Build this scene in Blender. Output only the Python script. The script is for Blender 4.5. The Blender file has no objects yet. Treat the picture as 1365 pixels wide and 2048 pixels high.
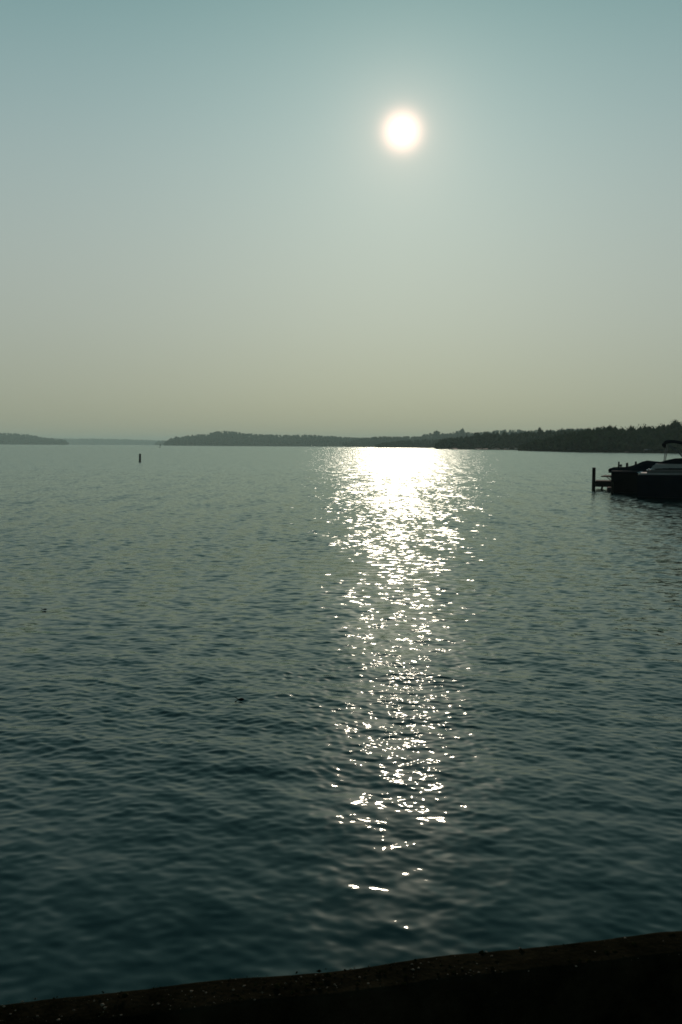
import bpy, bmesh, math, random
import numpy as np
from mathutils import Vector, Matrix

random.seed(7)
RNG = np.random.default_rng(11)
scene = bpy.context.scene
COL = scene.collection
R = math.radians


def lin(r, g, b):
    f = lambda c: (c / 255 / 12.92) if c / 255 <= 0.04045 else ((c / 255 + 0.055) / 1.055) ** 2.4
    return (f(r), f(g), f(b), 1.0)


# ------------------------------------------------------------------ camera
W_PX, H_PX, F_PX = 1365.0, 2048.0, 1990.0
EYE = 2.4                                    # eye above the lake
PITCH, ROLL = R(3.795), R(0.336)
cam_data = bpy.data.cameras.new('camera')
cam_data.sensor_fit = 'VERTICAL'
cam_data.sensor_height = 36.0
cam_data.lens = F_PX / H_PX * 36.0
cam_data.clip_start = 0.05
cam_data.clip_end = 40000.0
cam = bpy.data.objects.new('camera', cam_data)
COL.objects.link(cam)
CAM_M = Matrix.Translation((0, 0, EYE)) @ Matrix.Rotation(math.pi / 2 - PITCH, 4, 'X') @ Matrix.Rotation(ROLL, 4, 'Z')
cam.matrix_world = CAM_M
scene.camera = cam
cam_data.dof.use_dof = False


def ray(px, py):
    v = Vector(((px - W_PX / 2) / F_PX, -(py - H_PX / 2) / F_PX, -1.0))
    return (CAM_M.to_3x3() @ v).normalized()


def at(px, py, depth):
    """point that the photograph shows at (px, py), at the given distance out over the lake"""
    d = ray(px, py)
    t = depth / d.y
    return Vector((d.x * t, depth, EYE + d.z * t))


def on_z(px, py, z):
    d = ray(px, py)
    t = (z - EYE) / d.z
    return Vector((d.x * t, d.y * t, z))


# ------------------------------------------------------------------ sky, sun
SUN_DIR = ray(805, 262)
SUN_EL = math.asin(SUN_DIR.z)
SUN_AZ = math.atan2(SUN_DIR.x, SUN_DIR.y)

world = bpy.data.worlds.new('World')
scene.world = world
world.use_nodes = True
nt = world.node_tree
nt.nodes.clear()
N = nt.nodes.new
L = nt.links.new


def wmath(op, a, b=None, c=None, clamp=False):
    n = N('ShaderNodeMath')
    n.operation = op
    n.use_clamp = clamp
    for i, v in enumerate((a, b, c)):
        if v is None:
            continue
        if isinstance(v, (int, float)):
            n.inputs[i].default_value = v
        else:
            L(v, n.inputs[i])
    return n.outputs[0]


def wmix(blend, fac, a, b):
    n = N('ShaderNodeMix')
    n.data_type = 'RGBA'
    n.blend_type = blend
    n.clamp_factor = False
    for sock, v in ((n.inputs[0], fac), (n.inputs[6], a), (n.inputs[7], b)):
        if isinstance(v, (int, float)):
            sock.default_value = v
        elif isinstance(v, tuple):
            sock.default_value = v
        else:
            L(v, sock)
    return n.outputs[2]


tc = N('ShaderNodeTexCoord')
sky = N('ShaderNodeTexSky')
sky.sky_type = 'NISHITA'
sky.sun_disc = False
sky.sun_elevation = SUN_EL
sky.sun_rotation = SUN_AZ
sky.altitude = 260
sky.air_density = 1.0
sky.dust_density = 3.0
sky.ozone_density = 2.0
SKY_STRENGTH = 0.06
# hazy sky colour by height above the horizon, overhead darkened to dim the water
sep = N('ShaderNodeSeparateXYZ')
L(tc.outputs['Generated'], sep.inputs[0])
elev = wmath('ARCSINE', wmath('MINIMUM', wmath('MAXIMUM', sep.outputs[2], 0.0), 1.0))
fac = wmath('DIVIDE', elev, R(90))
ramp = N('ShaderNodeValToRGB')
ramp.color_ramp.interpolation = 'B_SPLINE'
el = ramp.color_ramp.elements
STOPS = [(0.0, (160, 161, 137)), (3.0, (166, 171, 154)), (7.0, (174, 182, 172)), (12.0, (172, 186, 181)), (18.0, (155, 180, 181)),
         (25.0, (115, 157, 159)), (38.0, (78, 118, 126)), (55.0, (36, 72, 80)), (90.0, (22, 52, 62))]
for i, (deg, c) in enumerate(STOPS):
    e = el[i] if i < 2 else el.new(deg / 90.0)
    e.position = deg / 90.0
    e.color = lin(*c)
L(fac, ramp.inputs[0])
sky_scaled = wmix('MULTIPLY', 1.0, sky.outputs[0], (SKY_STRENGTH * 0.62, SKY_STRENGTH * 0.80, SKY_STRENGTH * 0.80, 1))
base = wmix('MIX', 0.93, sky_scaled, ramp.outputs[0])
# light scattered forward by the haze round the sun, and the sun's own overexposed disc
dotn = N('ShaderNodeVectorMath')
dotn.operation = 'DOT_PRODUCT'
L(tc.outputs['Generated'], dotn.inputs[0])
dotn.inputs[1].default_value = SUN_DIR
ang = wmath('MULTIPLY', wmath('ARCCOSINE', wmath('MINIMUM', dotn.outputs['Value'], 1.0)), 180 / math.pi)
g1 = wmath('EXPONENT', wmath('MULTIPLY', ang, -1 / 9.0))
g2 = wmath('EXPONENT', wmath('MULTIPLY', ang, -1 / 1.7))
q = wmath('DIVIDE', ang, 0.82)
g3 = wmath('EXPONENT', wmath('MULTIPLY', wmath('POWER', q, 2.0), -1.0))
gain = wmath('ADD', wmath('MULTIPLY', g1, 0.12), 0.895)
col = wmix('MULTIPLY', 1.0, base, gain)
glow = wmix('MULTIPLY', 1.0, (0.36, 0.22, 0.15, 1), g2)
disc = wmix('MULTIPLY', 1.0, (1.85, 1.08, 0.80, 1), g3)
col = wmix('ADD', 1.0, wmix('ADD', 1.0, col, glow), disc)
bg = N('ShaderNodeBackground')
bg.inputs['Strength'].default_value = 1.0
L(col, bg.inputs['Color'])
out = N('ShaderNodeOutputWorld')
L(bg.outputs[0], out.inputs['Surface'])

sun_data = bpy.data.lights.new('sun', 'SUN')
sun_data.energy = 2.6
sun_data.angle = R(0.53)
sun_data.color = (1.0, 0.78, 0.64)
sun = bpy.data.objects.new('sun', sun_data)
COL.objects.link(sun)
sun.rotation_euler = (-SUN_DIR).to_track_quat('-Z', 'Y').to_euler()
sun.location = SUN_DIR * 100

scene.view_settings.view_transform = 'Standard'
scene.view_settings.look = 'None'
scene.view_settings.gamma = 1.0
scene.view_settings.exposure = 0.0
scene.view_settings.use_curve_mapping = False
scene.render.engine = 'CYCLES'
scene.cycles.use_denoising = True
scene.cycles.denoiser = 'OPENIMAGEDENOISE'
scene.cycles.denoising_input_passes = 'RGB_ALBEDO_NORMAL'
scene.cycles.max_bounces = 6
scene.cycles.glossy_bounces = 3
scene.cycles.diffuse_bounces = 2
scene.cycles.volume_bounces = 0
scene.cycles.sample_clamp_direct = 10.0
scene.cycles.sample_clamp_indirect = 1.0
scene.cycles.use_adaptive_sampling = False
scene.cycles.filter_width = 1.7


# ------------------------------------------------------------------ materials
def new_mat(name):
    m = bpy.data.materials.new(name)
    m.use_nodes = True
    return m, m.node_tree.nodes, m.node_tree.links, m.node_tree.nodes['Principled BSDF']


def pmat(name, c1, c2, rough=0.6, scale=6.0, metal=0.0, spec=0.5, bump=0.0, detail=6.0, stretch=(1, 1, 1)):
    m, n, l, b = new_mat(name)
    tcn = n.new('ShaderNodeTexCoord')
    mp = n.new('ShaderNodeMapping')
    mp.inputs['Scale'].default_value = stretch
    l.new(tcn.outputs['Object'], mp.inputs[0])
    nz = n.new('ShaderNodeTexNoise')
    nz.inputs['Scale'].default_value = scale
    nz.inputs['Detail'].default_value = detail
    l.new(mp.outputs[0], nz.inputs['Vector'])
    cr = n.new('ShaderNodeValToRGB')
    cr.color_ramp.elements[0].position = 0.32
    cr.color_ramp.elements[1].position = 0.68
    cr.color_ramp.elements[0].color = (*c1, 1)
    cr.color_ramp.elements[1].color = (*c2, 1)
    l.new(nz.outputs['Fac'], cr.inputs[0])
    l.new(cr.outputs[0], b.inputs['Base Color'])
    b.inputs['Roughness'].default_value = rough
    b.inputs['Metallic'].default_value = metal
    b.inputs['Specular IOR Level'].default_value = spec
    if bump:
        bp = n.new('ShaderNodeBump')
        bp.inputs['Strength'].default_value = bump
        bp.inputs['Distance'].default_value = 0.01
        l.new(nz.outputs['Fac'], bp.inputs['Height'])
        l.new(bp.outputs[0], b.inputs['Normal'])
    return m


M = {}
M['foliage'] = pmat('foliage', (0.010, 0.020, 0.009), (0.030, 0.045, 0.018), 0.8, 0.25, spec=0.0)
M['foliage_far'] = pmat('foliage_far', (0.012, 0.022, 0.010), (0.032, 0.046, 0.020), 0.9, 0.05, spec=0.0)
M['bark'] = pmat('bark', (0.02, 0.015, 0.01), (0.05, 0.04, 0.03), 0.9, 3.0, stretch=(1, 1, 0.2), bump=0.4)
M['soil'] = pmat('soil', (0.008, 0.011, 0.006), (0.018, 0.019, 0.010), 0.95, 0.2, spec=0.0)
M['pile_wood'] = pmat('pile_wood', (0.012, 0.011, 0.009), (0.035, 0.030, 0.024), 0.8, 9.0, stretch=(1, 1, 0.12), bump=0.5, spec=0.05)
M['deck_wood'] = pmat('deck_wood', (0.010, 0.010, 0.009), (0.026, 0.025, 0.022), 0.9, 7.0, stretch=(0.2, 1, 1), bump=0.4, spec=0.03)
M['navy_hull'] = pmat('navy_hull', (0.003, 0.005, 0.008), (0.005, 0.008, 0.012), 0.45, 2.0, spec=0.03)
M['black_hull'] = pmat('black_hull', (0.005, 0.006, 0.006), (0.008, 0.009, 0.010), 0.5, 2.0, spec=0.03)
M['canvas'] = pmat('canvas', (0.006, 0.008, 0.011), (0.010, 0.013, 0.017), 0.95, 14.0, bump=0.2, spec=0.0)
M['gelcoat'] = pmat('gelcoat', (0.16, 0.17, 0.17), (0.20, 0.21, 0.21), 0.55, 1.5, spec=0.08)
M['vinyl'] = pmat('vinyl', (0.06, 0.065, 0.065), (0.08, 0.08, 0.08), 0.7, 8.0, spec=0.05)
M['chrome'] = pmat('chrome', (0.75, 0.75, 0.75), (0.85, 0.85, 0.85), 0.12, 3.0, metal=1.0)
M['glass'] = pmat('tinted_glass', (0.010, 0.014, 0.015), (0.014, 0.018, 0.02), 0.06, 2.0, spec=0.8)
M['rubber'] = pmat('rubber', (0.008, 0.008, 0.008), (0.018, 0.018, 0.018), 0.8, 5.0)
M['buoy_paint'] = pmat('buoy_paint', (0.012, 0.020, 0.014), (0.03, 0.04, 0.03), 0.6, 5.0)
M['buoy_band'] = pmat('buoy_band', (0.06, 0.025, 0.008), (0.09, 0.04, 0.012), 0.6, 5.0)
M['lift_canopy'] = pmat('lift_canopy', (0.06, 0.075, 0.08), (0.09, 0.11, 0.115), 0.9, 2.0, spec=0.0)
M['steel'] = pmat('steel', (0.06, 0.065, 0.07), (0.12, 0.12, 0.12), 0.45, 5.0, metal=0.6)
M['leaf'] = pmat('dead_leaf', (0.004, 0.0035, 0.003), (0.010, 0.008, 0.006), 0.9, 40.0, spec=0.02)
M['grit'] = pmat('grit', (0.02, 0.018, 0.013), (0.13, 0.12, 0.095), 0.8, 60.0, spec=0.06)
M['moss'] = pmat('moss', (0.004, 0.005, 0.002), (0.012, 0.013, 0.005), 0.95, 60.0, spec=0.0)

# seawall cap: stained concrete, darkened in colour to stand in for deep shade
m, n, l, b = new_mat('old_concrete')
tcn = n.new('ShaderNodeTexCoord')
nz = n.new('ShaderNodeTexNoise'); nz.inputs['Scale'].default_value = 5.0; nz.inputs['Detail'].default_value = 10.0; nz.inputs['Roughness'].default_value = 0.7
nz2 = n.new('ShaderNodeTexNoise'); nz2.inputs['Scale'].default_value = 70.0; nz2.inputs['Detail'].default_value = 6.0
l.new(tcn.outputs['Object'], nz.inputs['Vector']); l.new(tcn.outputs['Object'], nz2.inputs['Vector'])
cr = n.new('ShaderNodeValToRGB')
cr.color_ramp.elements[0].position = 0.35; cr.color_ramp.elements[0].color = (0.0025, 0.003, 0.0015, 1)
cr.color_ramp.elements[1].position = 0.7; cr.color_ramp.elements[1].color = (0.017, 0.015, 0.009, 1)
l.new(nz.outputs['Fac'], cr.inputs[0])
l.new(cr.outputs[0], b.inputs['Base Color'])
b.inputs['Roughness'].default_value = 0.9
b.inputs['Specular IOR Level'].default_value = 0.0
bp = n.new('ShaderNodeBump'); bp.inputs['Strength'].default_value = 0.9; bp.inputs['Distance'].default_value = 0.006
l.new(nz2.outputs['Fac'], bp.inputs['Height']); l.new(bp.outputs[0], b.inputs['Normal'])
M['old_concrete'] = m

# lake water: mirror of the sky by Fresnel over a dark green body
m = bpy.data.materials.new('lake_water')
m.use_nodes = True
n, l = m.node_tree.nodes, m.node_tree.links
n.clear()
geo = n.new('ShaderNodeNewGeometry')
att = n.new('ShaderNodeAttribute'); att.attribute_name = 'ripple'


def vm(op, a, b=None, scale=None):
    x = n.new('ShaderNodeVectorMath'); x.operation = op
    for i, v in enumerate((a, b)):
        if v is None:
            continue
        if isinstance(v, tuple):
            x.inputs[i].default_value = v
        else:
            l.new(v, x.inputs[i])
    if scale is not None:
        if isinstance(scale, (int, float)):
            x.inputs['Scale'].default_value = scale
        else:
            l.new(scale, x.inputs['Scale'])
    return x.outputs[0]


tcn = n.new('ShaderNodeTexCoord')


def ripple_noise(sx, sy, detail):
    mp = n.new('ShaderNodeMapping'); mp.inputs['Scale'].default_value = (sx, sy, 1); mp.inputs['Rotation'].default_value = (0, 0, R(14))
    l.new(tcn.outputs['Object'], mp.inputs[0])
    t = n.new('ShaderNodeTexNoise'); t.inputs['Scale'].default_value = 1.0; t.inputs['Detail'].default_value = detail; t.inputs['Roughness'].default_value = 0.5
    t.noise_dimensions = '2D'
    l.new(mp.outputs[0], t.inputs['Vector'])
    return vm('MULTIPLY', vm('SUBTRACT', t.outputs['Color'], (0.5, 0.5, 0.5)), (1.0, 1.0, 0.0))


# ripples finer than the mesh, as unresolved slopes; the attribute says how much the mesh leaves out
sc1 = n.new('ShaderNodeMath'); sc1.operation = 'MULTIPLY'; l.new(att.outputs['Fac'], sc1.inputs[0]); sc1.inputs[1].default_value = 0.66
fine = vm('SCALE', ripple_noise(3.5, 5.0, 2.0), None, sc1.outputs[0])
# wave groups: broader changes of slope seen far out
sc2 = n.new('ShaderNodeMath'); sc2.operation = 'MULTIPLY'; l.new(att.outputs['Fac'], sc2.inputs[0]); sc2.inputs[1].default_value = 0.30
groups = vm('SCALE', ripple_noise(1.1, 0.22, 3.0), None, sc2.outputs[0])
nrm = vm('NORMALIZE', vm('ADD', vm('ADD', geo.outputs['Normal'], fine), groups))
fr = n.new('ShaderNodeFresnel'); fr.inputs['IOR'].default_value = 1.333
l.new(nrm, fr.inputs['Normal'])
gl = n.new('ShaderNodeBsdfGlossy'); gl.distribution = 'BECKMANN'
pw = n.new('ShaderNodeMath'); pw.operation = 'POWER'; l.new(att.outputs['Fac'], pw.inputs[0]); pw.inputs[1].default_value = 5.0
rr = n.new('ShaderNodeMath'); rr.operation = 'MULTIPLY_ADD'; l.new(pw.outputs[0], rr.inputs[0]); rr.inputs[1].default_value = 0.17; rr.inputs[2].default_value = 0.066
l.new(rr.outputs[0], gl.inputs['Roughness'])
gl.inputs['Color'].default_value = (0.72, 0.81, 0.77, 1)
l.new(nrm, gl.inputs['Normal'])
df = n.new('ShaderNodeBsdfDiffuse'); df.inputs['Color'].default_value = (0.001, 0.012, 0.013, 1)
gl2 = n.new('ShaderNodeBsdfGlossy'); gl2.distribution = 'BECKMANN'; gl2.inputs['Roughness'].default_value = 0.27
gl2.inputs['Color'].default_value = (0.72, 0.81, 0.77, 1)
l.new(nrm, gl2.inputs['Normal'])
veil_mix = n.new('ShaderNodeMixShader'); veil_mix.inputs[0].default_value = 0.007      # broad lobe added for a veil of glow round the glints
l.new(gl.outputs[0], veil_mix.inputs[1]); l.new(gl2.outputs[0], veil_mix.inputs[2])
mx = n.new('ShaderNodeMixShader')
l.new(fr.outputs[0], mx.inputs[0]); l.new(df.outputs[0], mx.inputs[1]); l.new(veil_mix.outputs[0], mx.inputs[2])
o = n.new('ShaderNodeOutputMaterial')
l.new(mx.outputs[0], o.inputs['Surface'])
M['water'] = m


# ------------------------------------------------------------------ object helpers
def tag(o, label=None, cat=None, group=None, kind=None):
    for k, v in (('label', label), ('category', cat), ('group', group), ('kind', kind)):
        if v:
            o[k] = v
    return o


def empty(name, loc, rz=0.0, rot=None):
    o = bpy.data.objects.new(name, None)
    o.empty_display_size = 0.3
    COL.objects.link(o)
    o.location = loc
    o.rotation_euler = rot if rot else (0, 0, rz)
    return o


def mesh_np(name, verts, faces, mat, parent=None, smooth=False):
    """verts (n,3), faces (m,3 or 4) arrays"""
    me = bpy.data.meshes.new(name)
    verts = np.asarray(verts, np.float32)
    faces = np.asarray(faces, np.int32)
    k = faces.shape[1]
    me.vertices.add(len(verts)); me.vertices.foreach_set('co', verts.ravel())
    me.loops.add(faces.size); me.loops.foreach_set('vertex_index', faces.ravel())
    me.polygons.add(len(faces))
    me.polygons.foreach_set('loop_start', np.arange(0, faces.size, k, dtype=np.int32))
    me.polygons.foreach_set('loop_total', np.full(len(faces), k, np.int32))
    if smooth:
        me.polygons.foreach_set('use_smooth', np.ones(len(faces), bool))
    me.update(calc_edges=True)
    me.materials.append(mat)
    o = bpy.data.objects.new(name, me)
    COL.objects.link(o)
    o.parent = parent
    return o


class MB:
    def __init__(self):
        self.bm = bmesh.new()

    def box(self, c, s, rot=(0, 0, 0), bevel=0.0):
        g = bmesh.ops.create_cube(self.bm, size=1.0)
        vs = g['verts']
        mt = Matrix.Translation(c) @ (Matrix.Rotation(rot[2], 4, 'Z') @ Matrix.Rotation(rot[1], 4, 'Y') @ Matrix.Rotation(rot[0], 4, 'X')) @ Matrix.Diagonal((*s, 1))
        bmesh.ops.transform(self.bm, matrix=mt, verts=vs)
        if bevel:
            es = list({e for v in vs for e in v.link_edges})
            bmesh.ops.bevel(self.bm, geom=es, offset=bevel, segments=2, affect='EDGES', profile=0.6)
        return self

    def tube(self, pts, r, seg=8, caps=True):
        pts = [Vector(p) for p in pts]
        rs = r if isinstance(r, (list, tuple)) else [r] * len(pts)
        rings = []
        for i, p in enumerate(pts):
            d = (pts[min(i + 1, len(pts) - 1)] - pts[max(i - 1, 0)]).normalized()
            up = Vector((0, 0, 1)) if abs(d.z) < 0.9 else Vector((1, 0, 0))
            a = d.cross(up).normalized(); b_ = d.cross(a).normalized()
            rings.append([self.bm.verts.new(p + (a * math.cos(t) + b_ * math.sin(t)) * rs[i]) for t in [2 * math.pi * k / seg for k in range(seg)]])
        for A, B in zip(rings, rings[1:]):
            for k in range(seg):
                self.bm.faces.new((A[k], A[(k + 1) % seg], B[(k + 1) % seg], B[k]))
        if caps:
            self.bm.faces.new(rings[0]); self.bm.faces.new(rings[-1][::-1])
        return self

    def loft(self, secs, closed=False, cap0=False, cap1=False):
        rows = [[self.bm.verts.new(p) for p in s] for s in secs]
        k = len(rows[0])
        for A, B in zip(rows, rows[1:]):
            for i in range(k if closed else k - 1):
                j = (i + 1) % k
                self.bm.faces.new((A[i], A[j], B[j], B[i]))
        if cap0:
            self.bm.faces.new(rows[0])
        if cap1:
            self.bm.faces.new(rows[-1][::-1])
        return self

    def ball(self, c, r, seg=10, scale=(1, 1, 1)):
        g = bmesh.ops.create_uvsphere(self.bm, u_segments=seg, v_segments=max(6, seg // 2 + 2), radius=r)
        bmesh.ops.transform(self.bm, matrix=Matrix.Translation(c) @ Matrix.Diagonal((*scale, 1)), verts=g['verts'])
        return self

    def build(self, name, mat, parent=None, smooth=True, angle=40):
        bmesh.ops.remove_doubles(self.bm, verts=self.bm.verts, dist=1e-5)
        bmesh.ops.recalc_face_normals(self.bm, faces=self.bm.faces)
        if smooth:
            for f in self.bm.faces:
                f.smooth = True
            for e in self.bm.edges:
                if len(e.link_faces) == 2 and e.calc_face_angle(0) > R(angle):
                    e.smooth = False
        me = bpy.data.meshes.new(name)
        self.bm.to_mesh(me); self.bm.free()
        me.materials.append(mat)
        o = bpy.data.objects.new(name, me)
        COL.objects.link(o)
        o.parent = parent
        return o


# ------------------------------------------------------------------ the lake
MAIN_DIR = R(-90 - 30)          # ripples run in towards the camera, a little from the right
NW = 210
lam = np.exp(RNG.uniform(np.log(0.05), np.log(2.4), NW))
theta = MAIN_DIR + RNG.normal(0, 0.74, NW)
# slope carried by each wavelength: most in the 0.25 to 0.8 m ripples
w_l = np.exp(-((np.log(lam) - np.log(0.115)) / 0.60) ** 2) + 0.20 * np.exp(-((np.log(lam) - np.log(0.40)) / 0.45) ** 2) + 0.12 * np.exp(-((np.log(lam) - np.log(1.3)) / 0.5) ** 2)
MSS = 0.0062
slope2 = w_l / w_l.sum() * MSS                   # mean square slope of each
kk = 2 * np.pi / lam
amp = np.sqrt(2 * slope2) / kk
phase = RNG.uniform(0, 2 * np.pi, NW)
kx, ky = kk * np.cos(theta), kk * np.sin(theta)


def waves(X, Y, spacing):
    """height, choppy shift and the slope variance that the spacing cannot carry"""
    Z = np.zeros_like(X); DX = np.zeros_like(X); DY = np.zeros_like(X); lost = np.zeros_like(X)
    # gusts: calmer and rougher patches of the surface
    gust = 1.0 + 0.22 * np.sin(X * 0.19 + 1.3 + 0.6 * np.sin(Y * 0.11)) * np.sin(Y * 0.23 + 0.4) + 0.16 * np.sin(X * 0.53 - Y * 0.41)
    # the water lies calmer in the lee of the seawall
    lee = np.clip((np.hypot(X, Y) - 4.8) / 4.4, 0, 1)
    gust = gust * (0.44 + 0.56 * lee * lee * (3 - 2 * lee))
    for i in range(NW):
        t = np.clip((lam[i] / spacing - 2.6) / 2.6, 0, 1)
        ph = kx[i] * X + ky[i] * Y + phase[i]
        a = amp[i] * t * gust
        Z += a * np.cos(ph)
        s = a * np.sin(ph) * 0.75
        DX -= s * kx[i] / kk[i]; DY -= s * ky[i] / kk[i]
        lost += slope2[i] * (1 - t * t)
    return Z, DX, DY, lost


rows = [1.3]
while rows[-1] < 12500:
    r = rows[-1]
    if r < 3.4:
        d = 0.05
    elif r < 10:
        d = 0.015
    elif r < 34:
        d = 0.016 + (r - 10) * 0.0022
    elif r < 90:
        d = 0.069 + (r - 34) * 0.0040
    else:
        d = 0.28 + (r - 90) * 0.02
    rows.append(r + d)
rows = np.array(rows)
fine_a = np.arange(-20.5, 20.51, 0.082)
side = []
a_ = 20.5
st = 0.10
while a_ < 86:
    a_ += st; st *= 1.06
    side.append(a_)
side = np.array(side)
angs = np.radians(np.concatenate([-side[::-1], fine_a, side]))
RR, AA = np.meshgrid(rows, angs, indexing='ij')
X = RR * np.sin(AA); Y = RR * np.cos(AA)
dr = np.gradient(rows)[:, None]
da = RR * np.gradient(angs)[None, :]
Z, DX, DY, lost = waves(X, Y, np.maximum(np.broadcast_to(dr, RR.shape), da))
V = np.stack([X + DX, Y + DY, Z], -1).reshape(-1, 3)
nr, na = RR.shape
idx = np.arange(nr * na).reshape(nr, na)
F = np.stack([idx[:-1, :-1], idx[:-1, 1:], idx[1:, 1:], idx[1:, :-1]], -1).reshape(-1, 4)
lake = mesh_np('lake', V, F, M['water'], smooth=True)
ra = lake.data.attributes.new('ripple', 'FLOAT', 'POINT')
ra.data.foreach_set('value', np.sqrt(lost / MSS).astype(np.float32).ravel())
tag(lake, 'rippled dark teal lake with sun glitter running to the shore', None, kind='structure')
print('lake verts', len(V))


def wave_z(x, y):
    z = waves(np.array([[x]]), np.array([[y]]), np.array([[0.03]]))[0]
    return float(z[0, 0])


# ------------------------------------------------------------------ shore, seawall
CAP_Z, GROUND_Z = 1.05, 0.80
pa, pb = on_z(0, 2005, CAP_Z), on_z(1365, 1865, CAP_Z)        # outer edge of the cap
ax = (pb - pa).normalized()                                    # along the wall
inn = Vector((ax.y, -ax.x, 0))                                 # towards the camera
if inn.y > 0:
    inn = -inn
CAPW = 0.125
wall_rz = math.atan2(ax.y, ax.x)
wall_mid = (pa + pb) / 2
seawall = empty('seawall', (wall_mid.x, wall_mid.y, 0), wall_rz)
tag(seawall, 'low dark weathered seawall with grit on its top along the bottom edge', 'seawall')
# local frame: x along the wall, y outwards over the water
sgn = 1.0
nx_, ny_ = 1500, 26
xs = np.concatenate([np.linspace(-60, -4, 60)[:-1], np.linspace(-4, 4, nx_), np.linspace(4, 60, 60)[1:]])


def vnoise(x, y, seed):
    r2 = np.random.default_rng(seed)
    tot = np.zeros_like(x)
    for o_ in range(16):
        f = 3.0 * 1.42 ** o_
        t = r2.uniform(0, 2 * np.pi); p = r2.uniform(0, 6.28); p2 = r2.uniform(0, 6.28)
        tot += np.sin(f * (x * np.cos(t) + y * np.sin(t)) + p + 1.3 * np.sin(0.7 * f * (y * np.cos(t) - x * np.sin(t)) + p2)) / 1.42 ** (0.85 * o_)
    return tot


prof = []
for t in np.linspace(0, 1, 7):
    prof.append((0.0, -0.8 + t * (CAP_Z + 0.8 - 0.012)))
for t in np.linspace(0, 1, 14):
    prof.append((-0.008 - t * (CAPW - 0.016), CAP_Z))
for t in np.linspace(0, 1, 5):
    prof.append((-CAPW, CAP_Z - 0.012 - t * (CAP_Z - GROUND_Z + 0.35)))
prof = np.array(prof)
PX, PI_ = np.meshgrid(xs, np.arange(len(prof)), indexing='ij')
py_ = prof[:, 0][PI_]; pz_ = prof[:, 1][PI_]
nzv = vnoise(PX, py_ * 2.0 + pz_, 5)
edge = vnoise(PX, np.zeros_like(PX), 9)
yy = py_ + 0.0050 * edge + 0.0022 * nzv * (pz_ < CAP_Z - 0.005)
zz = pz_ + np.where(pz_ > CAP_Z - 0.001, 0.0028 * nzv + 0.003 * np.sin(PX * 1.7), 0.0)
cv = np.stack([PX, yy, zz], -1).reshape(-1, 3)
ii = np.arange(cv.shape[0]).reshape(PX.shape)
cf = np.stack([ii[:-1, :-1], ii[1:, :-1], ii[1:, 1:], ii[:-1, 1:]], -1).reshape(-1, 4)
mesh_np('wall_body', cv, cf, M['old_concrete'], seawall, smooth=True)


def chips(name, nchip, smin, smax, mat, seed, squash=0.5):
    r2 = np.random.default_rng(seed)
    base_v = np.array([(1, 0, 0), (0, 1, 0), (-1, 0, 0), (0, -1, 0), (0, 0, 1), (0, 0, -1)], float)
    base_f = np.array([(0, 1, 4), (1, 2, 4), (2, 3, 4), (3, 0, 4), (1, 0, 5), (2, 1, 5), (3, 2, 5), (0, 3, 5)])
    vs, fs = [], []
    for i in range(nchip):
        s = smin * (smax / smin) ** (r2.random() ** 2.2)
        x = r2.uniform(-3.2, 3.2); y = -r2.uniform(0.004, CAPW - 0.006)
        v = base_v * (1 + r2.uniform(-0.35, 0.35, (6, 1))) * np.array([s, s * r2.uniform(0.5, 1), s * squash])
        t = r2.uniform(0, 6.28)
        rot = np.array([[np.cos(t), -np.sin(t), 0], [np.sin(t), np.cos(t), 0], [0, 0, 1]])
        v = v @ rot.T + np.array([x, y, CAP_Z + 0.003 + 0.25 * s])
        vs.append(v); fs.append(base_f + 6 * i)
    o_ = mesh_np(name, np.concatenate(vs), np.concatenate(fs), mat, seawall)
    tag(o_, kind='stuff')
    return o_


chips('grit', 1100, 0.0010, 0.0060, M['grit'], 3)
chips('moss_tufts', 700, 0.003, 0.012, M['moss'], 4, 0.55)

ground_m = MB()
p0 = seawall.matrix_basis
gv = [Matrix.Rotation(wall_rz, 4, 'Z') @ Vector(p) + Vector((wall_mid.x, wall_mid.y, 0)) for p in ((-60, -CAPW - 0.02, GROUND_Z), (60, -CAPW - 0.02, GROUND_Z), (60, -60, GROUND_Z), (-60, -60, GROUND_Z))]
ground_m.bm.faces.new([ground_m.bm.verts.new(p) for p in gv])
ground = ground_m.build('ground', M['soil'])
tag(ground, 'dark strip of ground behind the seawall', None, kind='structure')


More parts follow.
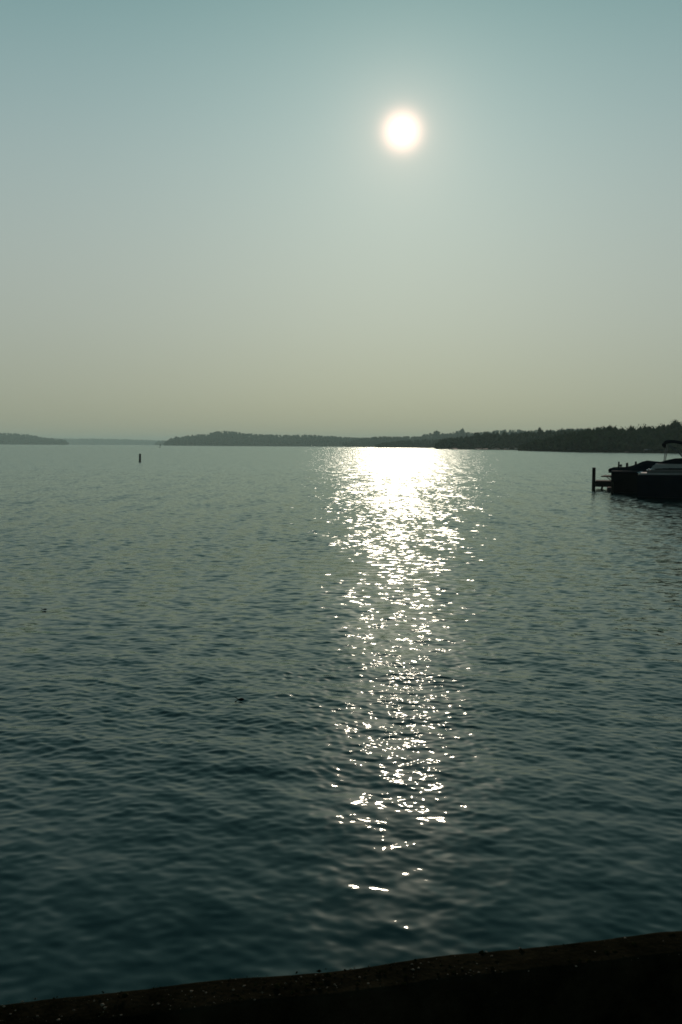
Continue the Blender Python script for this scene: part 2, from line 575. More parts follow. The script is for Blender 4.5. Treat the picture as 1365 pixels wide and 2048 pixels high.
# ------------------------------------------------------------------ far shores
def crown_cloud(nleaf, leaf, r2, shape='round', core=True):
    """unit crown (radius 1, height 0..2) of leaf-sized triangles round a lumpy core"""
    lobes = []
    for i in range(7):
        t = r2.uniform(0, 6.28); rad = r2.uniform(0.15, 0.62)
        lobes.append((rad * np.cos(t), rad * np.sin(t), r2.uniform(0.55, 1.45), r2.uniform(0.38, 0.62)))
    lobes.append((0, 0, 1.5, 0.5))
    lobes = np.array(lobes)
    if shape == 'spire':
        h = r2.uniform(0, 1, nleaf)
        t = r2.uniform(0, 6.28, nleaf)
        rad = (1 - h) * 0.62 * np.sqrt(r2.uniform(0.2, 1, nleaf)) + 0.03
        c = np.stack([rad * np.cos(t), rad * np.sin(t), h * 2.0 + 0.02], -1)
    else:
        li = r2.integers(0, len(lobes), nleaf)
        d = r2.normal(size=(nleaf, 3)); d /= np.linalg.norm(d, axis=1, keepdims=True)
        rr_ = r2.uniform(0.55, 1.08, (nleaf, 1))
        c = lobes[li, :3] + d * lobes[li, 3:4] * rr_
    tri = r2.normal(size=(nleaf, 3, 3)) * leaf
    v = (c[:, None, :] + tri).reshape(-1, 3)
    f = np.arange(nleaf * 3).reshape(-1, 3)
    if core:
        # solid inner masses so that the crown is not see-through everywhere
        bv = np.array([(1, 0, 0), (-1, 0, 0), (0, 1, 0), (0, -1, 0), (0, 0, 1), (0, 0, -1)], float)
        bf = np.array([(0, 2, 4), (2, 1, 4), (1, 3, 4), (3, 0, 4), (2, 0, 5), (1, 2, 5), (3, 1, 5), (0, 3, 5)])
        src = lobes if shape != 'spire' else np.array([(0, 0, z, 0.55 * (1 - z / 2)) for z in (0.2, 0.5, 0.8, 1.1, 1.4, 1.7)])
        for lb in src:
            f = np.concatenate([f, bf + len(v)])
            v = np.concatenate([v, bv * lb[3] * 0.85 + lb[:3]])
    return v, f


CR2 = np.random.default_rng(21)
CROWNS_NEAR = [crown_cloud(260, 0.075, CR2) for _ in range(6)] + [crown_cloud(150, 0.085, CR2, 'spire')]
CROWNS_FAR = [crown_cloud(34, 0.20, CR2) for _ in range(6)] + [crown_cloud(34, 0.13, CR2, 'spire')]


def shore_layer(tops, dist, width, tree_h, crowns, tree_w, step_m, nrows, mat, hill_label, wood_label, seed, spire=0.03):
    """a wooded shore: terrain rising from the waterline to a ridge, and the wood that stands on it.
    tops: (px, py) of the tree line; dist: (px, metres) of the waterline"""
    r2 = np.random.default_rng(seed)
    tx = np.array([t[0] for t in tops], float); ty = np.array([t[1] for t in tops], float)
    dx = np.array([d[0] for d in dist], float); dy = np.array([d[1] for d in dist], float)
    npx = 90
    pxs = np.linspace(tx[0], tx[-1], npx)
    secs = []

    def ridge(px):
        d = float(np.interp(px, dx, dy)); py = float(np.interp(px, tx, ty))
        p = at(px, py, d + width)
        return d, max(p.z, 2.0)

    def ground_h(px, u):
        """u 0 at the waterline, 1 at the ridge"""
        d, topz = ridge(px)
        g = max(topz - tree_h * 0.97, 1.0)
        return d, g * (u ** 0.75) + 0.5 * (u > 0)

    us = [-0.04, 0.0, 0.03, 0.25, 0.5, 0.75, 1.0, 1.3, 1.7]
    verts = []
    for px in pxs:
        for u in us:
            d, g = ground_h(px, min(max(u, 0), 1))
            if u < 0:
                g = -1.5
            if u > 1:
                g = g * (1 - (u - 1) * 0.7)
            D = d + u * width
            p = at(px, 892, D)
            verts.append((p.x, p.y, g if u != 0 else 0.12))
    iv = np.arange(npx * len(us)).reshape(npx, len(us))
    fs = np.stack([iv[:-1, :-1], iv[1:, :-1], iv[1:, 1:], iv[:-1, 1:]], -1).reshape(-1, 4)
    hill = mesh_np('hill', verts, fs, M['soil'], smooth=True)
    tag(hill, hill_label, None, kind='structure')
    VV, FF, off = [], [], 0
    length = abs(at(tx[-1], 892, dy.mean()).x - at(tx[0], 892, dy.mean()).x)
    nt_ = max(int(length / step_m), 4)
    for row in range(nrows):
        u0 = (row + 0.3) / (nrows - 0.4) if nrows > 1 else 1.0
        for i in range(nt_):
            px = tx[0] + (tx[-1] - tx[0]) * (i + r2.uniform(0, 1)) / nt_
            u = min(max(u0 + r2.uniform(-0.4, 0.4) / nrows, 0.02), 1.0)
            d, g = ground_h(px, u)
            _, topz = ridge(px)
            top_here = g + tree_h * (0.72 + 0.28 * u) * r2.uniform(0.88, 1.03)
            cap = topz + (0.05 * tree_h if r2.random() < 0.12 else 0.0)
            top_here = min(top_here, cap * r2.uniform(0.955, 1.0))
            hh = top_here - g * 0.9
            if row == 0 and r2.random() < 0.6:
                hh *= r2.uniform(0.35, 0.8); u = 0.02
            hh = max(hh, 1.5)
            p = at(px, 892, d + u * width)
            ci = len(crowns) - 1 if r2.random() < spire else int(r2.integers(0, len(crowns) - 1))
            v, f = crowns[ci]
            wv = min(tree_w * r2.uniform(0.8, 1.4), hh * 0.8)
            t = r2.uniform(0, 6.28)
            c_, s_ = np.cos(t), np.sin(t)
            low = 0.05 if row > 0 else -0.05
            vv = np.empty_like(v)
            vv[:, 0] = (v[:, 0] * c_ - v[:, 1] * s_) * wv + p.x
            vv[:, 1] = (v[:, 0] * s_ + v[:, 1] * c_) * wv + p.y
            vv[:, 2] = g * 0.9 + hh * (low + (1 - low) * v[:, 2] / 2.0)
            VV.append(vv); FF.append(f + off); off += len(v)
    wood = mesh_np('wood', np.concatenate(VV), np.concatenate(FF), mat)
    tag(wood, wood_label, None, kind='stuff')
    return hill, wood


shore_layer([(1036, 894), (1046, 889), (1060, 884), (1090, 878), (1115, 868), (1135, 864), (1160, 858), (1175, 853), (1195, 852), (1225, 850), (1240, 852), (1252, 855),
             (1262, 851), (1300, 849), (1330, 846), (1365, 843), (1450, 840), (1600, 832), (1750, 826)],
            [(1036, 640), (1165, 510), (1365, 462), (1600, 420), (1750, 400)], 60, 12, CROWNS_NEAR, 3.6, 3.0, 6, M['foliage'],
            'low bank under the nearest wood', 'nearest dark wood along the shore behind the boats', 31)
shore_layer([(872, 891), (880, 881), (892, 875), (915, 871), (925, 872), (942, 871), (950, 864), (975, 862), (1000, 862), (1020, 864), (1045, 860), (1075, 860),
             (1090, 859), (1120, 857), (1140, 856), (1165, 855), (1220, 855), (1300, 856)],
            [(872, 960), (1100, 800), (1300, 760)], 90, 12, CROWNS_NEAR, 4.4, 3.8, 6, M['foliage'],
            'low hill under the second wood', 'dark wood right of the glitter, behind the moored boats', 32)
shore_layer([(752, 890), (770, 884), (800, 880), (840, 878), (875, 877), (900, 875), (960, 874), (1020, 874)],
            [(752, 1750), (1020, 1350)], 110, 11, CROWNS_FAR, 4.6, 4.8, 5, M['foliage_far'],
            'low point below the double bump of trees', 'low strip of wood just above the sun glitter', 33)
shore_layer([(690, 884), (720, 876), (740, 873), (760, 871), (800, 871), (840, 871), (850, 867), (862, 864), (870, 862), (878, 861), (885, 864), (890, 866), (905, 863), (912, 861), (925, 858),
             (932, 861), (945, 864), (985, 860), (1000, 858), (1040, 857), (1060, 858), (1100, 858), (1140, 855), (1165, 854), (1240, 858)],
            [(690, 2700), (1240, 2300)], 260, 16, CROWNS_FAR, 7.5, 7.0, 6, M['foliage_far'],
            'rounded hill far behind the glitter', 'hazy wood with two bumps above the sun glitter', 34)
shore_layer([(329, 888), (333, 882), (342, 876), (352, 873), (368, 871), (380, 869), (395, 867), (415, 867), (428, 862), (436, 860), (455, 860), (470, 862), (490, 865), (530, 867.5),
             (565, 868), (600, 868), (620, 868), (650, 870), (700, 873), (730, 874), (780, 876), (860, 878)],
            [(329, 3700), (860, 3100)], 320, 17, CROWNS_FAR, 9.0, 8.0, 6, M['foliage_far'],
            'long wooded headland rising behind the spar buoy', 'grey green wood on the long headland', 35)
shore_layer([(311, 886), (316, 881), (330, 880), (360, 881), (400, 880)], [(311, 6000), (400, 6000)], 220, 15, CROWNS_FAR, 9, 11, 4, M['foliage_far'],
            'low pale point beyond the tip of the headland', 'pale wood just beyond the tip of the headland', 36)
shore_layer([(-260, 858), (-120, 861), (0, 864), (30, 865), (60, 868), (80, 872), (100, 875), (130, 878), (137, 887)], [(-260, 4900), (137, 4900)], 340, 17, CROWNS_FAR, 11, 10, 5, M['foliage_far'],
            'hazy hill sloping to the water at the left edge', 'hazy wood on the hill at the left edge', 37)
shore_layer([(-260, 874), (60, 876), (150, 876), (200, 876), (240, 877), (330, 880), (460, 880)], [(-260, 8800), (460, 8800)], 400, 20, CROWNS_FAR, 17, 15, 4, M['foliage_far'],
            'farthest shore fading into the haze', 'farthest wood fading into the haze between two headlands', 38)


# ------------------------------------------------------------------ trees that stand out of the wood
def lone_tree(px, py_top, depth, base_z, w, label, shape='round', nleaf=1600, seed=1, mat='foliage'):
    r2 = np.random.default_rng(seed)
    top = at(px, py_top, depth)
    base_p = (top.x, top.y, base_z)
    hgt = top.z - base_z
    t = empty('broadleaf_tree' if shape == 'round' else 'conifer_tree', base_p)
    tag(t, label, 'tree', 'trees that stand out along the skyline')
    tm = MB()
    tm.tube([(0, 0, -0.6), (0.1, 0, hgt * 0.3), (0.05, 0.1, hgt * 0.62), (0, 0, hgt * (0.8 if shape == 'round' else 0.97))], [0.32, 0.24, 0.14, 0.05], 8)
    if shape == 'round':
        for i in range(6):
            a = 1.05 * i + 0.4
            tm.tube([(0.05, 0, hgt * (0.30 + 0.05 * i)), (w * 0.35 * math.cos(a), w * 0.35 * math.sin(a), hgt * (0.45 + 0.05 * i)), (w * 0.62 * math.cos(a), w * 0.62 * math.sin(a), hgt * (0.58 + 0.04 * i))], [0.12, 0.08, 0.03], 6)
    tm.build('trunk', M['bark'], t)
    v, f = crown_cloud(nleaf, 0.042 if shape == 'round' else 0.04, r2, shape)
    v = v.copy()
    vmax = v[:, 2].max()
    low = 0.30 if shape == 'round' else 0.08
    vv = np.stack([v[:, 0] * w, v[:, 1] * w, hgt * (low + (1 - low) * v[:, 2] / vmax)], -1)
    mesh_np('crown', vv, f, M[mat], t)
    return t


lone_tree(1351, 837, 500, 1.2, 4.2, 'big round topped tree highest on the skyline at the right edge', seed=41)
lone_tree(1221, 848, 520, 1.2, 3.0, 'rounded tree on the dark skyline above the stern of the covered boat', seed=42)
lone_tree(1262, 848, 510, 1.2, 2.6, 'small tree just right of the dip in the dark skyline', seed=53)
lone_tree(1080, 853.5, 880, 4.0, 3.6, 'lone dome shaped tree sticking up from the middle of the right wood', seed=44)
lone_tree(934, 864, 1000, 1.0, 3.4, 'pointed tree at the left end of the second wood', 'spire', 700, 45)
lone_tree(926, 855.5, 2680, 16.0, 7.5, 'crooked treetop crowning the right one of two hazy bumps', seed=46, nleaf=500, mat='foliage_far')
lone_tree(874, 860, 2720, 16.0, 11.0, 'broad tree crowning the left one of two hazy bumps', seed=47, nleaf=500, mat='foliage_far')
lone_tree(353, 871, 3820, 4.0, 9.5, 'round tree near the left tip of the long headland', seed=48, nleaf=400, mat='foliage_far')


# ------------------------------------------------------------------ spar buoy, marker, floating bits
bp_ = on_z(280.4, 923.5, 0.0)
buoy = empty('spar_buoy', bp_, rot=(R(1.0), R(0.9), 0))
tag(buoy, 'dark cylindrical spar buoy standing alone in open water on the left', 'buoy')
S = bp_.y / F_PX
hb = 15.8 * S; rb = 2.1 * S
mb = MB()
mb.tube([(0, 0, -0.6), (0, 0, hb * 0.10), (0, 0, hb * 0.5), (0, 0, hb * 0.975), (0, 0, hb)], [rb, rb * 1.0, rb, rb, rb * 0.86], 20)
body = mb.build('body', M['buoy_paint'], buoy)
for z in (0.30, 0.78):
    mb = MB(); mb.tube([(0, 0, hb * z - 0.035), (0, 0, hb * z + 0.035)], rb * 1.015, 20, caps=False); mb.build('band', M['buoy_band'], body)
mb = MB(); mb.tube([(0, 0, -0.05), (0, 0, 0.0), (0, 0, 0.045), (0, 0, 0.06)], [rb * 1.45, rb * 1.5, rb * 1.35, rb * 1.0], 20); mb.build('float_collar', M['rubber'], buoy)
mb = MB(); mb.tube([(-0.05, 0, hb), (-0.05, 0, hb + 0.03), (0.05, 0, hb + 0.03), (0.05, 0, hb)], 0.012, 6); mb.build('lifting_eye', M['steel'], buoy)

mp_ = on_z(320.5, 891.4, 0.0)
mp_ = at(320.5, 892, 900); mp_.z = 0
mk = empty('channel_marker', mp_, rot=(0, R(6), 0))
tag(mk, 'tiny dark marker standing in the water off the tip of the headland', 'marker')
mb = MB(); mb.tube([(0, 0, -0.5), (0, 0, 0.3), (0, 0, 2.6)], [0.4, 0.28, 0.22], 10); mb.build('post', M['buoy_paint'], mk)
mb = MB(); mb.tube([(0, 0, 2.4), (0, 0, 2.45), (0, 0, 3.3)], [0.35, 0.36, 0.05], 10); mb.build('top_mark', M['buoy_paint'], mk)
mb = MB(); mb.tube([(0, 0, -0.1), (0, 0, 0.25), (0, 0, 0.4)], [0.75, 0.75, 0.4], 14); mb.build('float', M['rubber'], mk)


def floating_leaf(px, py, length, rz, label, seed):
    p = on_z(px, py, 0.0)
    o_ = empty('floating_leaf', (p.x, p.y, wave_z(p.x, p.y) - 0.004), rz)
    tag(o_, label, 'leaf', 'dead leaves afloat')
    r2 = random.Random(seed)
    b_ = MB()
    secs = []
    for i in range(13):
        t = i / 12
        rad = length * (0.05 + 0.19 * math.sin(math.pi * (0.12 + 0.84 * t)) ** 0.9 * (0.35 + 0.65 * t))
        zc_ = rad * 0.55 + 0.004 * math.sin(3 * t)
        secs.append([((t - 0.35) * length, rad * 1.25 * math.cos(a2) * (1 + 0.10 * r2.uniform(-1, 1)), zc_ + rad * 0.8 * math.sin(a2)) for a2 in [2 * math.pi * k / 10 for k in range(10)]])
    b_.loft(secs, closed=True, cap0=True, cap1=True)
    b_.build('blade', M['leaf'], o_, angle=70)
    b_ = MB(); b_.tube([(-0.35 * length, 0, 0.004), (-0.6 * length, 0.004, 0.016), (-0.85 * length, 0.0, 0.022)], [0.0035, 0.003, 0.004], 6); b_.build('stalk', M['leaf'], o_)


floating_leaf(481, 1398.5, 0.062, R(-8), 'small dark curled leaf floating alone left of the glitter', 3)
floating_leaf(89, 1219, 0.055, R(20), 'tiny dark floating leaf far left, farther out than the other', 4)


# ------------------------------------------------------------------ dock and piles
def pile(px, py_top, depth, r, label=None, parent=None, origin=None, name='mooring_pile'):
    top = at(px, py_top, depth)
    b_ = MB()
    loc = Vector((top.x, top.y, 0))
    if parent is not None:
        loc = loc - origin
        b_.tube([(loc.x, loc.y, -1.2), (loc.x, loc.y, top.z * 0.5), (loc.x, loc.y, top.z - 0.03), (loc.x, loc.y, top.z)], [r * 1.08, r * 1.02, r, r * 0.9], 14)
        return b_.build('pile', M['pile_wood'], parent)
    o_ = empty(name, loc)
    tag(o_, label, 'pile', 'piles behind the covered boat')
    b_.tube([(0, 0, -1.2), (0, 0, top.z * 0.5), (0.01, 0, top.z - 0.03), (0.01, 0, top.z)], [r * 1.08, r * 1.02, r, r * 0.88], 14)
    b_.build('post', M['pile_wood'], o_)
    b_ = MB(); b_.tube([(0, 0, top.z - 0.40), (0, 0, top.z - 0.34)], r * 1.14, 14); b_.build('rope_band', M['rubber'], o_)
    return o_


DOCK_D = 57.0
d0 = at(1187.5, 981, DOCK_D)
dock = empty('dock', (d0.x, DOCK_D, 0), R(-15))
tag(dock, 'wooden dock with a tall end pile left of the boats', 'dock')
org = Vector((d0.x, DOCK_D, 0))
s_ = DOCK_D / F_PX
pile(1188.5, 935, DOCK_D, 0.098, parent=dock, origin=org)
deck_top = at(1200, 961.5, DOCK_D).z
DL = 14.0
# planks of the deck, laid across
mb = MB()
x = 0.10
while x < DL:
    mb.box((x + 0.068, 0.85, deck_top - 0.02), (0.136, 1.9, 0.04), bevel=0.004)
    x += 0.145
mb.build('deck_planks', M['deck_wood'], dock, smooth=False)
mb = MB(); mb.box((DL / 2 + 0.1, -0.12, deck_top - 0.19), (DL, 0.05, 0.30), bevel=0.006); mb.build('fascia_board', M['deck_wood'], dock, smooth=False)
mb = MB(); mb.box((DL / 2 + 0.1, 1.83, deck_top - 0.19), (DL, 0.05, 0.30), bevel=0.006); mb.build('fascia_board', M['deck_wood'], dock, smooth=False)
for i in range(7):
    bx = 0.28 + i * 2.0
    for sy in (-0.04, 1.75):
        for (dx_, lean) in ((0.0, 0.26), (0.72, -0.26)):
            b_ = MB(); b_.tube([(bx + dx_ + lean * 0.9, sy, deck_top - 0.3), (bx + dx_ - lean * 0.6, sy, -0.8)], 0.05, 8); b_.build('brace', M['pile_wood'], dock)
for i in range(1, 5):
    b_ = MB(); b_.tube([(0.02 + i * 3.2, 1.9, -1.2), (0.02 + i * 3.2, 1.9, 1.0)], 0.09, 12); b_.build('pile', M['pile_wood'], dock)

pile(1238, 923.2, 72, 0.060, 'thin mooring pile, leftmost of three behind the covered boat')
pile(1254.5, 925.6, 70, 0.082, 'thick short mooring pile, middle one of three behind the covered boat')
pile(1272, 923.0, 72, 0.072, 'mooring pile, rightmost of three, half hidden by the boat cover')


# ------------------------------------------------------------------ boats
def hull_secs(Lh, beam, free_s, free_b, draft=0.35, n_=15, flare=0.85, bow_pow=2.6):
    secs = []
    for i in range(n_):
        t = i / (n_ - 1)
        b_ = beam / 2 * (1 - max(0, (t - 0.42) / 0.58) ** bow_pow) * (0.94 + 0.06 * min(1, t * 4))
        b_ = max(b_, 0.02)
        sheer = free_s + (free_b - free_s) * t ** 2
        keel = -draft + (draft + sheer * 0.75) * max(0, (t - 0.55) / 0.45) ** 3
        chine = 0.02 + 0.55 * sheer * max(0, (t - 0.45) / 0.55) ** 2
        x_ = t * Lh + (0.0 if t < 0.999 else 0)
        cb = b_ * (flare - 0.35 * max(0, t - 0.5))
        secs.append([(x_, -b_, sheer), (x_, -b_ * 0.985, sheer * 0.6 + chine * 0.4), (x_, -cb, chine), (x_, -cb * 0.5, (chine + keel) / 2 - 0.02), (x_, 0, keel),
                     (x_, cb * 0.5, (chine + keel) / 2 - 0.02), (x_, cb, chine), (x_, b_ * 0.985, sheer * 0.6 + chine * 0.4), (x_, b_, sheer)])
    return secs


# --- the covered boat, stern to the left
A_D = 54.0
a0 = at(1227, 975, A_D)
boat_a = empty('covered_motorboat', (a0.x, A_D + 0.2, 0), R(-19))
tag(boat_a, 'dark motorboat under a sloping canvas cover, swim platform out over the dock', 'boat', 'boats moored at the dock')
Az = lambda py: at(1250, py, A_D).z
sh = Az(941)
secs = hull_secs(7.2, 2.4, sh, sh + 0.25, 0.4)
mb = MB(); mb.loft(secs, cap0=True); mb.build('hull', M['black_hull'], boat_a)
for side_ in (0, -1):
    mb = MB(); mb.tube([Vector(s[side_]) + Vector((0, 0.0, -0.03)) for s in secs], 0.035, 6); mb.build('rub_rail', M['rubber'], boat_a)
mb = MB(); mb.loft([[s[0], (s[0][0], 0, s[0][2] + 0.05), s[-1]] for s in secs]); mb.build('deck', M['gelcoat'], boat_a)
# canvas cover: over the stern and up to a pole amidships
cov = []
Sx = A_D / F_PX
prof_pts = [(1222.5, 940), (1224, 937.5), (1228, 935.2), (1240, 934), (1252, 933.6), (1262, 931.5), (1272, 928), (1282, 924), (1292, 920.8), (1304, 922), (1318, 922.8), (1340, 924.5), (1370, 929), (1400, 934), (1440, 938)]
pr2 = random.Random(5)
for i, (px, py) in enumerate(prof_pts):
    xl = (px - 1227) * Sx * 1.012
    zt = Az(py)
    t = min(max(xl / 7.2, 0), 1)
    hb_ = 1.2 * (1 - max(0, (t - 0.42) / 0.58) ** 2.6) + 0.05
    zl = sh - 0.10 + 0.25 * t * t
    row_ = []
    for k in range(13):
        u = -1 + 2 * k / 12
        bulge = (1 - abs(u) ** 2.4)
        sag = 0.02 * math.sin(5 * u + i) * (1 - abs(u))
        row_.append((xl + (0.0 if i else -0.02), hb_ * u, zl + (zt - zl) * bulge + sag + 0.012 * pr2.uniform(-1, 1)))
    cov.append(row_)
mb = MB(); mb.loft(cov, cap0=True); cover = mb.build('cover', M['canvas'], boat_a, angle=80)
mb = MB()
for k in range(9):
    u = -1 + 2 * k / 8
    mb.ball((-0.10 + 0.02 * abs(u), 1.1 * u, sh + 0.03), 0.085, 8, (0.9, 1.9, 1.1))
mb.build('rolled_hem', M['canvas'], cover)
mb = MB(); mb.box((-0.22, 0, Az(952.6)), (0.62, 2.1, 0.055), bevel=0.02); plat = mb.build('swim_platform', M['deck_wood'], boat_a)
for y_ in (-0.75, 0.75):
    mb = MB(); mb.tube([(-0.25, y_, Az(953.5)), (-0.10, y_, Az(958)), (0.02, y_, Az(962))], 0.025, 6); mb.build('bracket', M['steel'], plat)
mb = MB(); mb.tube([(0.45, -0.4, Az(936)), (0.45, -0.4, Az(931.5))], 0.03, 8).ball((0.45, -0.4, Az(931)), 0.075, 10); mb.build('stern_light', M['rubber'], boat_a)
mb = MB(); mb.box((-0.12, 0.1, 0.0), (0.32, 0.36, 0.5), bevel=0.06).box((-0.22, 0.1, -0.35), (0.22, 0.10, 0.5), bevel=0.03); mb.build('stern_drive', M['rubber'], boat_a)
# rails of the lift that carries it
lift = empty('boat_lift', (a0.x, A_D + 0.2, 0), R(-19))
tag(lift, 'dark metal boat lift beside the dock, under the covered boat', 'boat lift')
for x_ in (0.12, 3.6):
    for y_ in (-1.55, 1.55):
        mb = MB(); mb.tube([(x_, y_, -1.2), (x_, y_, Az(962))], 0.06, 8); mb.build('post', M['pile_wood'], lift)
    mb = MB(); mb.box((x_, 0, -0.52), (0.10, 3.1, 0.12)); mb.build('cross_beam', M['steel'], lift, smooth=False)
for y_ in (-0.95, 0.95):
    mb = MB(); mb.box((1.9, y_, -0.33), (4.4, 0.14, 0.26), bevel=0.02); mb.build('bunk', M['rubber'], lift, smooth=False)

# --- the runabout with the sunshade, nearer, running out of the frame
B_D = 49.5
b0 = at(1277, 995, B_D)
boat_b = empty('runabout', (b0.x, B_D, 0), R(-20))
tag(boat_b, 'dark hulled runabout with pale stepped stern, chrome fittings and a raised sunshade', 'boat', 'boats moored at the dock')
Sb = B_D / F_PX
Bz = lambda py: at(1310, py, B_D).z
Bx = lambda px: (px - 1277) * Sb
shb = Bz(949)
secs = hull_secs(6.6, 2.3, shb, shb + 0.30, 0.4)
mb = MB(); mb.loft(secs, cap0=True); mb.build('hull', M['navy_hull'], boat_b)
mb = MB(); mb.loft([[s[0], (s[0][0], 0, s[0][2] + 0.02), s[-1]] for s in secs]); mb.build('deck', M['gelcoat'], boat_b)
for side_ in (0, -1):
    mb = MB(); mb.tube([Vector(s[side_]) + Vector((0, 0, 0.0)) for s in secs], 0.022, 8); mb.build('rub_rail', M['rubber'], boat_b)


def step_block(name, x0, x1, z0, z1, hw, mat, rake=0.12, bev=0.05):
    b2 = MB()
    secs_ = []
    for (x_, k) in ((x0, 0), (x1, 1)):
        pass
    pts0 = [(x0, z0), (x0 + rake * 0.4, z0 + (z1 - z0) * 0.7), (x0 + rake, z1), (x1, z1), (x1, z0)]
    secs_ = [[(p[0], y_, p[1]) for p in pts0] for y_ in (-hw, -hw * 0.5, 0, hw * 0.5, hw)]
    b2.loft(secs_, closed=True, cap0=True, cap1=True)
    bmesh.ops.bevel(b2.bm, geom=[e for e in b2.bm.edges if e.calc_face_angle(0) > 0.4], offset=bev, segments=3, affect='EDGES')
    return b2.build(name, mat, boat_b)


step_block('transom_step', 0.03, 6.0 * 0.45, shb - 0.02, Bz(945.2), 1.09, M['gelcoat'], 0.08, 0.03)
step_block('sun_pad', Bx(1294), 2.4, Bz(945.4), Bz(939.3), 0.98, M['vinyl'], 0.08, 0.045)
step_block('engine_hatch', Bx(1301), 2.2, Bz(939.6), Bz(927), 0.85, M['gelcoat'], 0.24, 0.05)
# canvas cockpit cover rising forward
cov = []
for i, (px, py) in enumerate([(1308, 928.5), (1313, 925.5), (1322, 922), (1332, 919), (1345, 916.5), (1365, 915.5), (1390, 915), (1420, 917), (1450, 924), (1475, 934)]):
    xl = Bx(px); zt = Bz(py); zl = Bz(938) if i < 9 else Bz(940)
    cov.append([(xl, 0.9 * u, zl + (zt - zl) * (1 - abs(u) ** 3.0) + 0.008 * pr2.uniform(-1, 1)) for u in [-1 + 2 * k / 10 for k in range(11)]])
mb = MB(); mb.loft(cov, cap0=True, cap1=True); mb.build('cockpit_cover', M['canvas'], boat_b, angle=80)
# low wrap windscreen
for s1, s2 in ((-1, -0.33), (-0.33, 0.33), (0.33, 1)):
    mb = MB()
    xa, xb = 3.9, 4.5
    cv_ = lambda u: 4.35 - 0.5 * abs(u) ** 2
    mb.loft([[(cv_(s1), 0.95 * s1, Bz(940)), (cv_(s2), 0.95 * s2, Bz(940))], [(cv_(s1) - 0.28, 0.88 * s1, Bz(918)), (cv_(s2) - 0.28, 0.88 * s2, Bz(918))]])
    w_ = mb.build('windscreen', M['glass'], boat_b)
    sm = w_.modifiers.new('thickness', 'SOLIDIFY'); sm.thickness = 0.012
# sunshade on tubes
bim = empty('sunshade', (0, 0, 0)); bim.parent = boat_b
tops_b = [(1322, 886.0), (1323.5, 883.2), (1327, 880.9), (1334, 879.6), (1343, 880.0), (1355, 882.2), (1368, 884.5), (1385, 885.5), (1402, 887)]
secs_t = []
for i, (px, py) in enumerate(tops_b):
    xl = Bx(px); z = Bz(py)
    secs_t.append([(xl, 1.05 * u, z - 0.10 * abs(u) ** 2.5) for u in [-1 + 2 * k / 12 for k in range(13)]])
mb = MB(); mb.loft(secs_t)
can = mb.build('canopy', M['canvas'], bim, angle=80)
sm = can.modifiers.new('thickness', 'SOLIDIFY'); sm.thickness = 0.06; sm.offset = -1
mb = MB()
val = []
for k in range(13):
    u = -1 + 2 * k / 12
    zz_ = Bz(885.5) - 0.10 * abs(u) ** 2.5
    val.append([(Bx(1322.3), 1.05 * u, zz_), (Bx(1324.5), 1.05 * u, zz_ - 0.07), (Bx(1327), 1.04 * u, zz_ - 0.14 - 0.015 * math.sin(9 * u))])
mb.loft(val)
vl = mb.build('valance', M['canvas'], can, angle=80)
sm = vl.modifiers.new('thickness', 'SOLIDIFY'); sm.thickness = 0.05
for y_ in (-1.0, 1.0):
    mb = MB(); mb.tube([(Bx(1325.5), y_, Bz(921)), (Bx(1327.2), y_ * 1.02, Bz(905)), (Bx(1330), y_ * 1.03, Bz(890))], 0.021, 8); mb.build('pole', M['steel'], bim)
    mb = MB(); mb.tube([(Bx(1363), y_, Bz(918)), (Bx(1352), y_ * 1.02, Bz(905)), (Bx(1333), y_ * 1.03, Bz(889))], 0.021, 8); mb.build('pole', M['steel'], bim)
    mb = MB(); mb.tube([(Bx(1366), y_, Bz(918)), (Bx(1385), y_ * 1.02, Bz(900)), (Bx(1400), y_ * 1.03, Bz(888))], 0.021, 8); mb.build('pole', M['steel'], bim)
# chrome: cleats, grab rail, stern eye
for (px, py, y_) in ((1279.5, 946.5, -0.95), (1279.5, 946.5, 0.95)):
    mb = MB(); mb.tube([(Bx(px) - 0.08, y_, Bz(py) + 0.05), (Bx(px) + 0.08, y_, Bz(py) + 0.05)], 0.018, 8).tube([(Bx(px), y_, Bz(py) - 0.03), (Bx(px), y_, Bz(py) + 0.05)], 0.022, 8); mb.build('cleat', M['chrome'], boat_b)
for y_ in (-0.9, 0.9):
    mb = MB(); mb.ball((Bx(1295), y_, Bz(939.2)), 0.04, 12, (1, 1, 0.9)); mb.build('stern_eye', M['chrome'], boat_b)
for y_ in (-0.8, 0.8):
    mb = MB(); mb.tube([(Bx(1300.5), y_, Bz(938.5)), (Bx(1303), y_, Bz(935.5)), (Bx(1307), y_, Bz(931.5)), (Bx(1311), y_, Bz(926.5))], 0.012, 8); mb.build('grab_rail', M['chrome'], boat_b)
    mb = MB(); mb.ball((Bx(1306), y_ * 1.02, Bz(934.8)), 0.035, 12); mb.build('rail_knob', M['chrome'], boat_b)


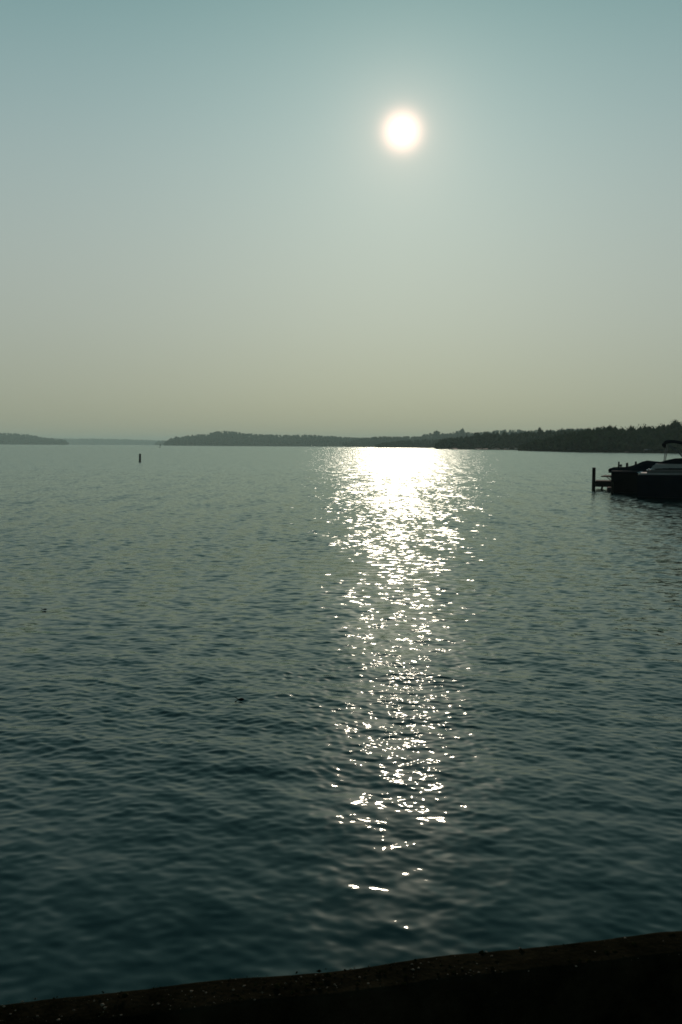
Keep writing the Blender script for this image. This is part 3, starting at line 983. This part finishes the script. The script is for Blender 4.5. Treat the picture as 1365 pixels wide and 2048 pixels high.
# ------------------------------------------------------------------ things along the far shore
def small_boat(px, depth, length, rz, label, cabin=True, h=0.7):
    p = at(px, 892, depth)
    o_ = empty('moored_boat', (p.x, depth, 0), rz)
    tag(o_, label, 'boat', 'small boats moored along the far shore')
    b_ = MB(); sc_ = hull_secs(length, length * 0.34, h, h * 1.35, 0.3, 9)
    sc_ = [[(v[0] - length / 2, v[1], v[2]) for v in s2] for s2 in sc_]
    b_.loft(sc_, cap0=True); b_.build('hull', M['black_hull'], o_)
    b_ = MB(); b_.loft([[s2[0], (s2[0][0], 0, s2[0][2] + 0.06), s2[-1]] for s2 in sc_]); b_.build('deck', M['gelcoat'], o_)
    if cabin:
        b_ = MB(); b_.box((length * 0.02, 0, h + 0.35), (length * 0.30, length * 0.22, 0.7), bevel=0.12); b_.build('cabin', M['gelcoat'], o_)
        b_ = MB(); b_.loft([[(length * 0.18, -length * 0.10, h + 0.3), (length * 0.18, length * 0.10, h + 0.3)], [(length * 0.155, -length * 0.09, h + 0.68), (length * 0.155, length * 0.09, h + 0.68)]]); b_.build('windscreen', M['glass'], o_)
    return o_


small_boat(1254, 452, 1.9, R(4), 'tiny dark boat lying off the shore above the thick mooring pile', False, 0.45)
ords = ['first', 'second', 'third', 'fourth', 'fifth', 'sixth', 'seventh', 'eighth']
for i, (px, dep, ln, rz, cab) in enumerate([(911, 905, 4.5, 10, False), (957, 850, 6.0, 160, True), (972, 842, 5.0, 20, False), (993, 832, 6.5, 175, True),
                                            (1014, 815, 5.0, 5, True), (1032, 800, 5.5, 30, True), (1054, 770, 6.0, 165, True), (1100, 690, 5.5, 10, True)]):
    small_boat(px, dep, ln, R(rz), 'small moored boat on the far shore right of the glitter, %s from the left' % ords[i], cab)


def pier(px, depth, length, label):
    p = at(px, 892, depth)
    o_ = empty('pier', (p.x, depth, 0), 0)
    tag(o_, label, 'pier', 'small piers on the far shore')
    b_ = MB(); b_.box((0, 0, 0.7), (length, 1.6, 0.12)); b_.build('deck', M['deck_wood'], o_, smooth=False)
    k = int(length / 3)
    for i in range(k + 1):
        for y_ in (-0.7, 0.7):
            b_ = MB(); b_.tube([(-length / 2 + 0.15 + i * (length - 0.3) / k, y_, -1), (-length / 2 + 0.15 + i * (length - 0.3) / k, y_, 1.5)], 0.12, 6); b_.build('pile', M['pile_wood'], o_)


pier(984, 850, 22, 'low dark pier on the far shore right of the glitter, the left one')
pier(1044, 790, 20, 'low dark pier on the far shore, the right one of two')

# pale canopy of a shore boat lift
cp = at(1297, 903, 455)
sl = empty('boat_canopy', (cp.x, 455, 0), 0)
tag(sl, 'pale arched boat canopy on posts at the foot of the nearest wood', 'canopy')
zc = at(1297, 900.2, 455).z
secs_t = []
for i in range(9):
    u = -1 + i / 4
    secs_t.append([(1.35 * u, v_, zc + 0.5 * (1 - u * u)) for v_ in (-2.6, 0, 2.6)])
mb = MB(); mb.loft(secs_t); cn = mb.build('canopy', M['lift_canopy'], sl)
sm = cn.modifiers.new('thickness', 'SOLIDIFY'); sm.thickness = 0.05
for x_ in (-1.25, 1.25):
    for y_ in (-2.4, 2.4):
        mb = MB(); mb.tube([(x_, y_, -1), (x_, y_, zc + 0.06)], 0.06, 6); mb.build('post', M['steel'], sl)

# ------------------------------------------------------------------ haze over the lake
mb = MB(); mb.box((0, 6000, 44), (27000, 14400, 96))
hz = mb.build('haze', M['soil'], smooth=False)
m = bpy.data.materials.new('haze_air')
m.use_nodes = True
n, l = m.node_tree.nodes, m.node_tree.links
n.clear()
pv = n.new('ShaderNodeVolumePrincipled')
pv.inputs['Color'].default_value = (0.60, 0.87, 0.84, 1)
pv.inputs['Density'].default_value = 0.00013
pv.inputs['Anisotropy'].default_value = 0.1
o = n.new('ShaderNodeOutputMaterial')
l.new(pv.outputs[0], o.inputs['Volume'])
hz.data.materials[0] = m
m.cycles.homogeneous_volume = True if hasattr(m.cycles, 'homogeneous_volume') else True
tag(hz, 'thin warm haze lying over the lake', None, kind='stuff')
